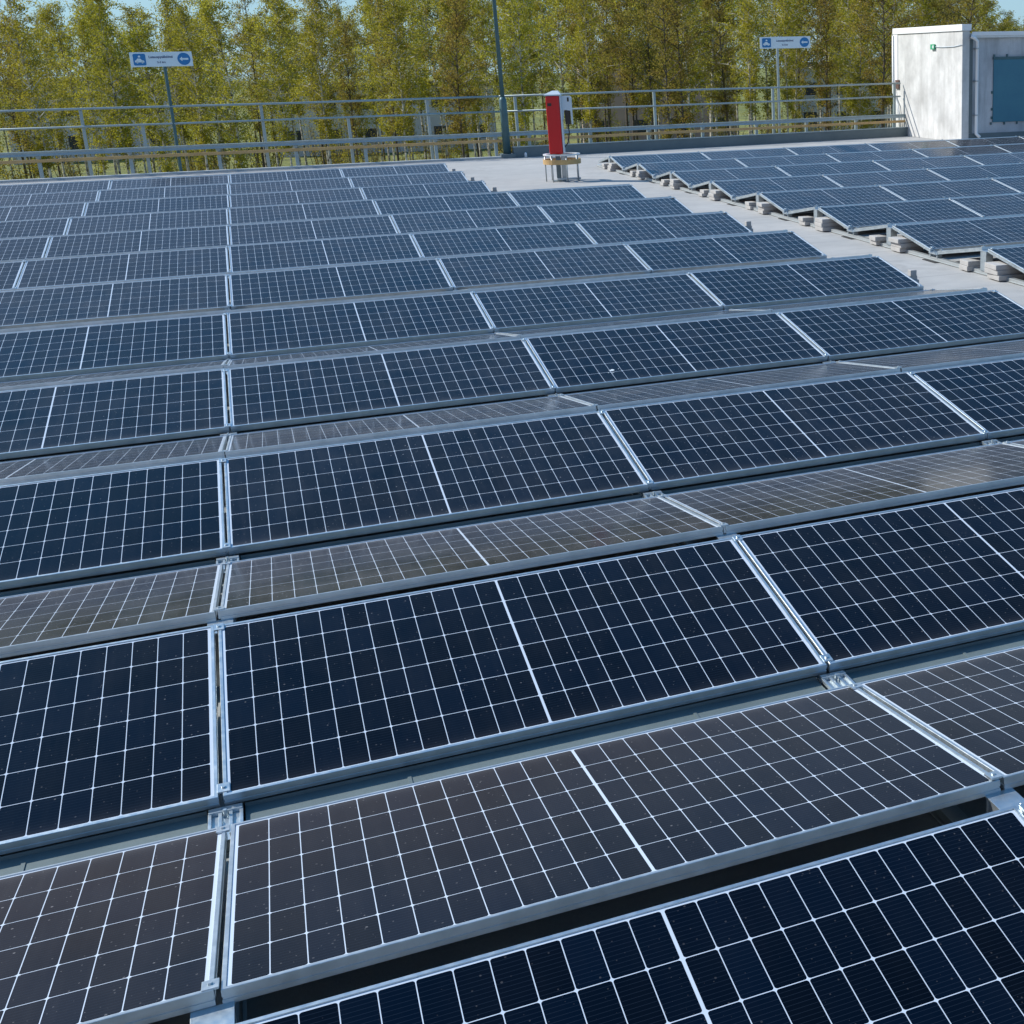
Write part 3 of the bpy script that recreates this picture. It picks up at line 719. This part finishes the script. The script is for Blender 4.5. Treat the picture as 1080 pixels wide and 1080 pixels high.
def put_tree(x, y, H):
    p = project((x, y, 1.0))
    if not p: return
    px = p[0]; dep = p[2]
    if px > 1015 and H * 1.0 + GZ > 2.36 + dep * .034: H = (2.36 - GZ + dep * random.uniform(.012, .034)) if px > 1040 else H * .93
    if px < 430: H = 7.96 + dep * random.uniform(.024, .058)
    elif px < 1000: H = 7.96 + dep * random.uniform(.045, .08)
    (tm, lm), kind = VAR[random.randrange(len(VAR))]
    lane = 'front' if y < 74 else ('middle' if y < 90 else 'rear')
    marks = [(-80, 'beyond the left end of the roof fence'), (110, 'left of the left charging sign'), (240, 'behind the left charging sign'), (380, 'between the left sign and the fence middle'), (500, 'just left of the light pole'), (640, 'behind the light pole and red charger'), (780, 'between the red charger and the right sign'), (880, 'behind the right charging sign'), (1100, 'behind the concrete stair house'), (9999, 'beyond the right side of the stair house')]
    where = [w for lim, w in marks if px < lim or lim == 9999][0]
    kn = 'pale-trunked birch in olive leaf' if kind == 0 else 'dark-trunked alder in thin leaf'
    if y > 100: lane = 'hindmost'
    e = thing('birch_tree' if kind == 0 else 'alder_tree', '%s, %s row, %s' % (kn, lane, where), 'tree', (x, y, GZ), random.uniform(0, 6.28), 'trees in the belt behind the parking roof')
    s = H / 14.0; e.scale = (s * random.uniform(.9, 1.15),) * 2 + (s,)
    for nm, me in (('trunk', tm), ('crown', lm)):
        o = bpy.data.objects.new(nm, me); C.objects.link(o); o.parent = e
for y0, y1, cnt in ((62, 72, 56), (72, 86, 66), (86, 101, 64), (101, 116, 58)):
    for i in range(cnt):
        for _ in range(30):
            y = random.uniform(y0, y1); f = (i + random.uniform(-.35, 1.35)) / cnt
            xa, xb = y * -.148 - 11, y * .66 + 8; x = xa + (xb - xa) * f
            if all((x - a) ** 2 + (y - b) ** 2 > 1.7 for a, b in spots): break
        spots.append((x, y)); put_tree(x, y, random.uniform(12.4, 15.6) + (y - 62) * .06)

# understorey: twiggy bushes between the trunks
def bush_mesh(seed):
    rnd = random.Random(seed); sb = BM(); lv, lf = [], []
    for i in range(rnd.randint(16, 24)):
        a = rnd.uniform(0, 6.28); r = rnd.uniform(0, .7); h = rnd.uniform(1.6, 4.2); o = Vector((r * math.cos(a), r * math.sin(a), 0))
        d = Vector((math.cos(a) * rnd.uniform(.1, .5), math.sin(a) * rnd.uniform(.1, .5), 1)).normalized()
        p = [o, o + d * h * .5, o + d * h * .5 + Vector((d.x * .4, d.y * .4, 1)).normalized() * h * .5]
        tube(sb, p, [.028, .016, .005], 4)
        for j in range(7):
            q = p[0].lerp(p[1], rnd.random()) if rnd.random() < .4 else p[1].lerp(p[2], rnd.random())
            e_ = q + Vector((rnd.uniform(-.5, .5), rnd.uniform(-.5, .5), rnd.uniform(.1, .7))); tube(sb, [q, e_], [.008, .003], 3, False)
            for _ in range(16):
                c = q.lerp(e_, rnd.random()) + Vector((rnd.gauss(0, .1), rnd.gauss(0, .1), rnd.gauss(0, .1))); ax = Vector((rnd.gauss(0, 1), rnd.gauss(0, 1), rnd.gauss(0, 1))).normalized(); u = ax.orthogonal().normalized(); v = ax.cross(u); z = rnd.uniform(.025, .055)
                i0 = len(lv); lv.extend([c + u * z, c + v * z * .7, c - u * z, c - v * z * .7]); lf.append((i0, i0 + 1, i0 + 2, i0 + 3))
    sm = bpy.data.meshes.new('stems'); sb.to_mesh(sm); sb.free(); sm.materials.append(M_BARK[1])
    lm = bpy.data.meshes.new('leaves'); lm.from_pydata([tuple(v) for v in lv], [], lf); lm.materials.append(M_LEAF[seed % 2])
    return sm, lm
BV = [bush_mesh(i) for i in range(5)]
random.seed(31)
for i in range(60):
    y = 70 + 45 * random.random(); x = random.uniform(y * -.148 - 6, y * .62 + 4); p = project((x, y, -5))
    if not p or p[0] < -120 or p[0] > 1120: continue
    mk = 'left of the light pole' if p[0] < 525 else ('between the light pole and the right sign' if p[0] < 816 else 'right of the right sign')
    ln = 'nearer' if y < 92 else 'farther'
    e = thing('shrub', 'twiggy leafing shrub among the %s tree trunks, %s' % (ln, mk), 'shrub', (x, y, GZ), random.uniform(0, 6.28), 'shrubs under the tree belt')
    e.scale = (random.uniform(.8, 1.3),) * 3
    sm, lm = BV[i % 5]
    for nm, me in (('stems', sm), ('leaves', lm)):
        o = bpy.data.objects.new(nm, me); C.objects.link(o); o.parent = e
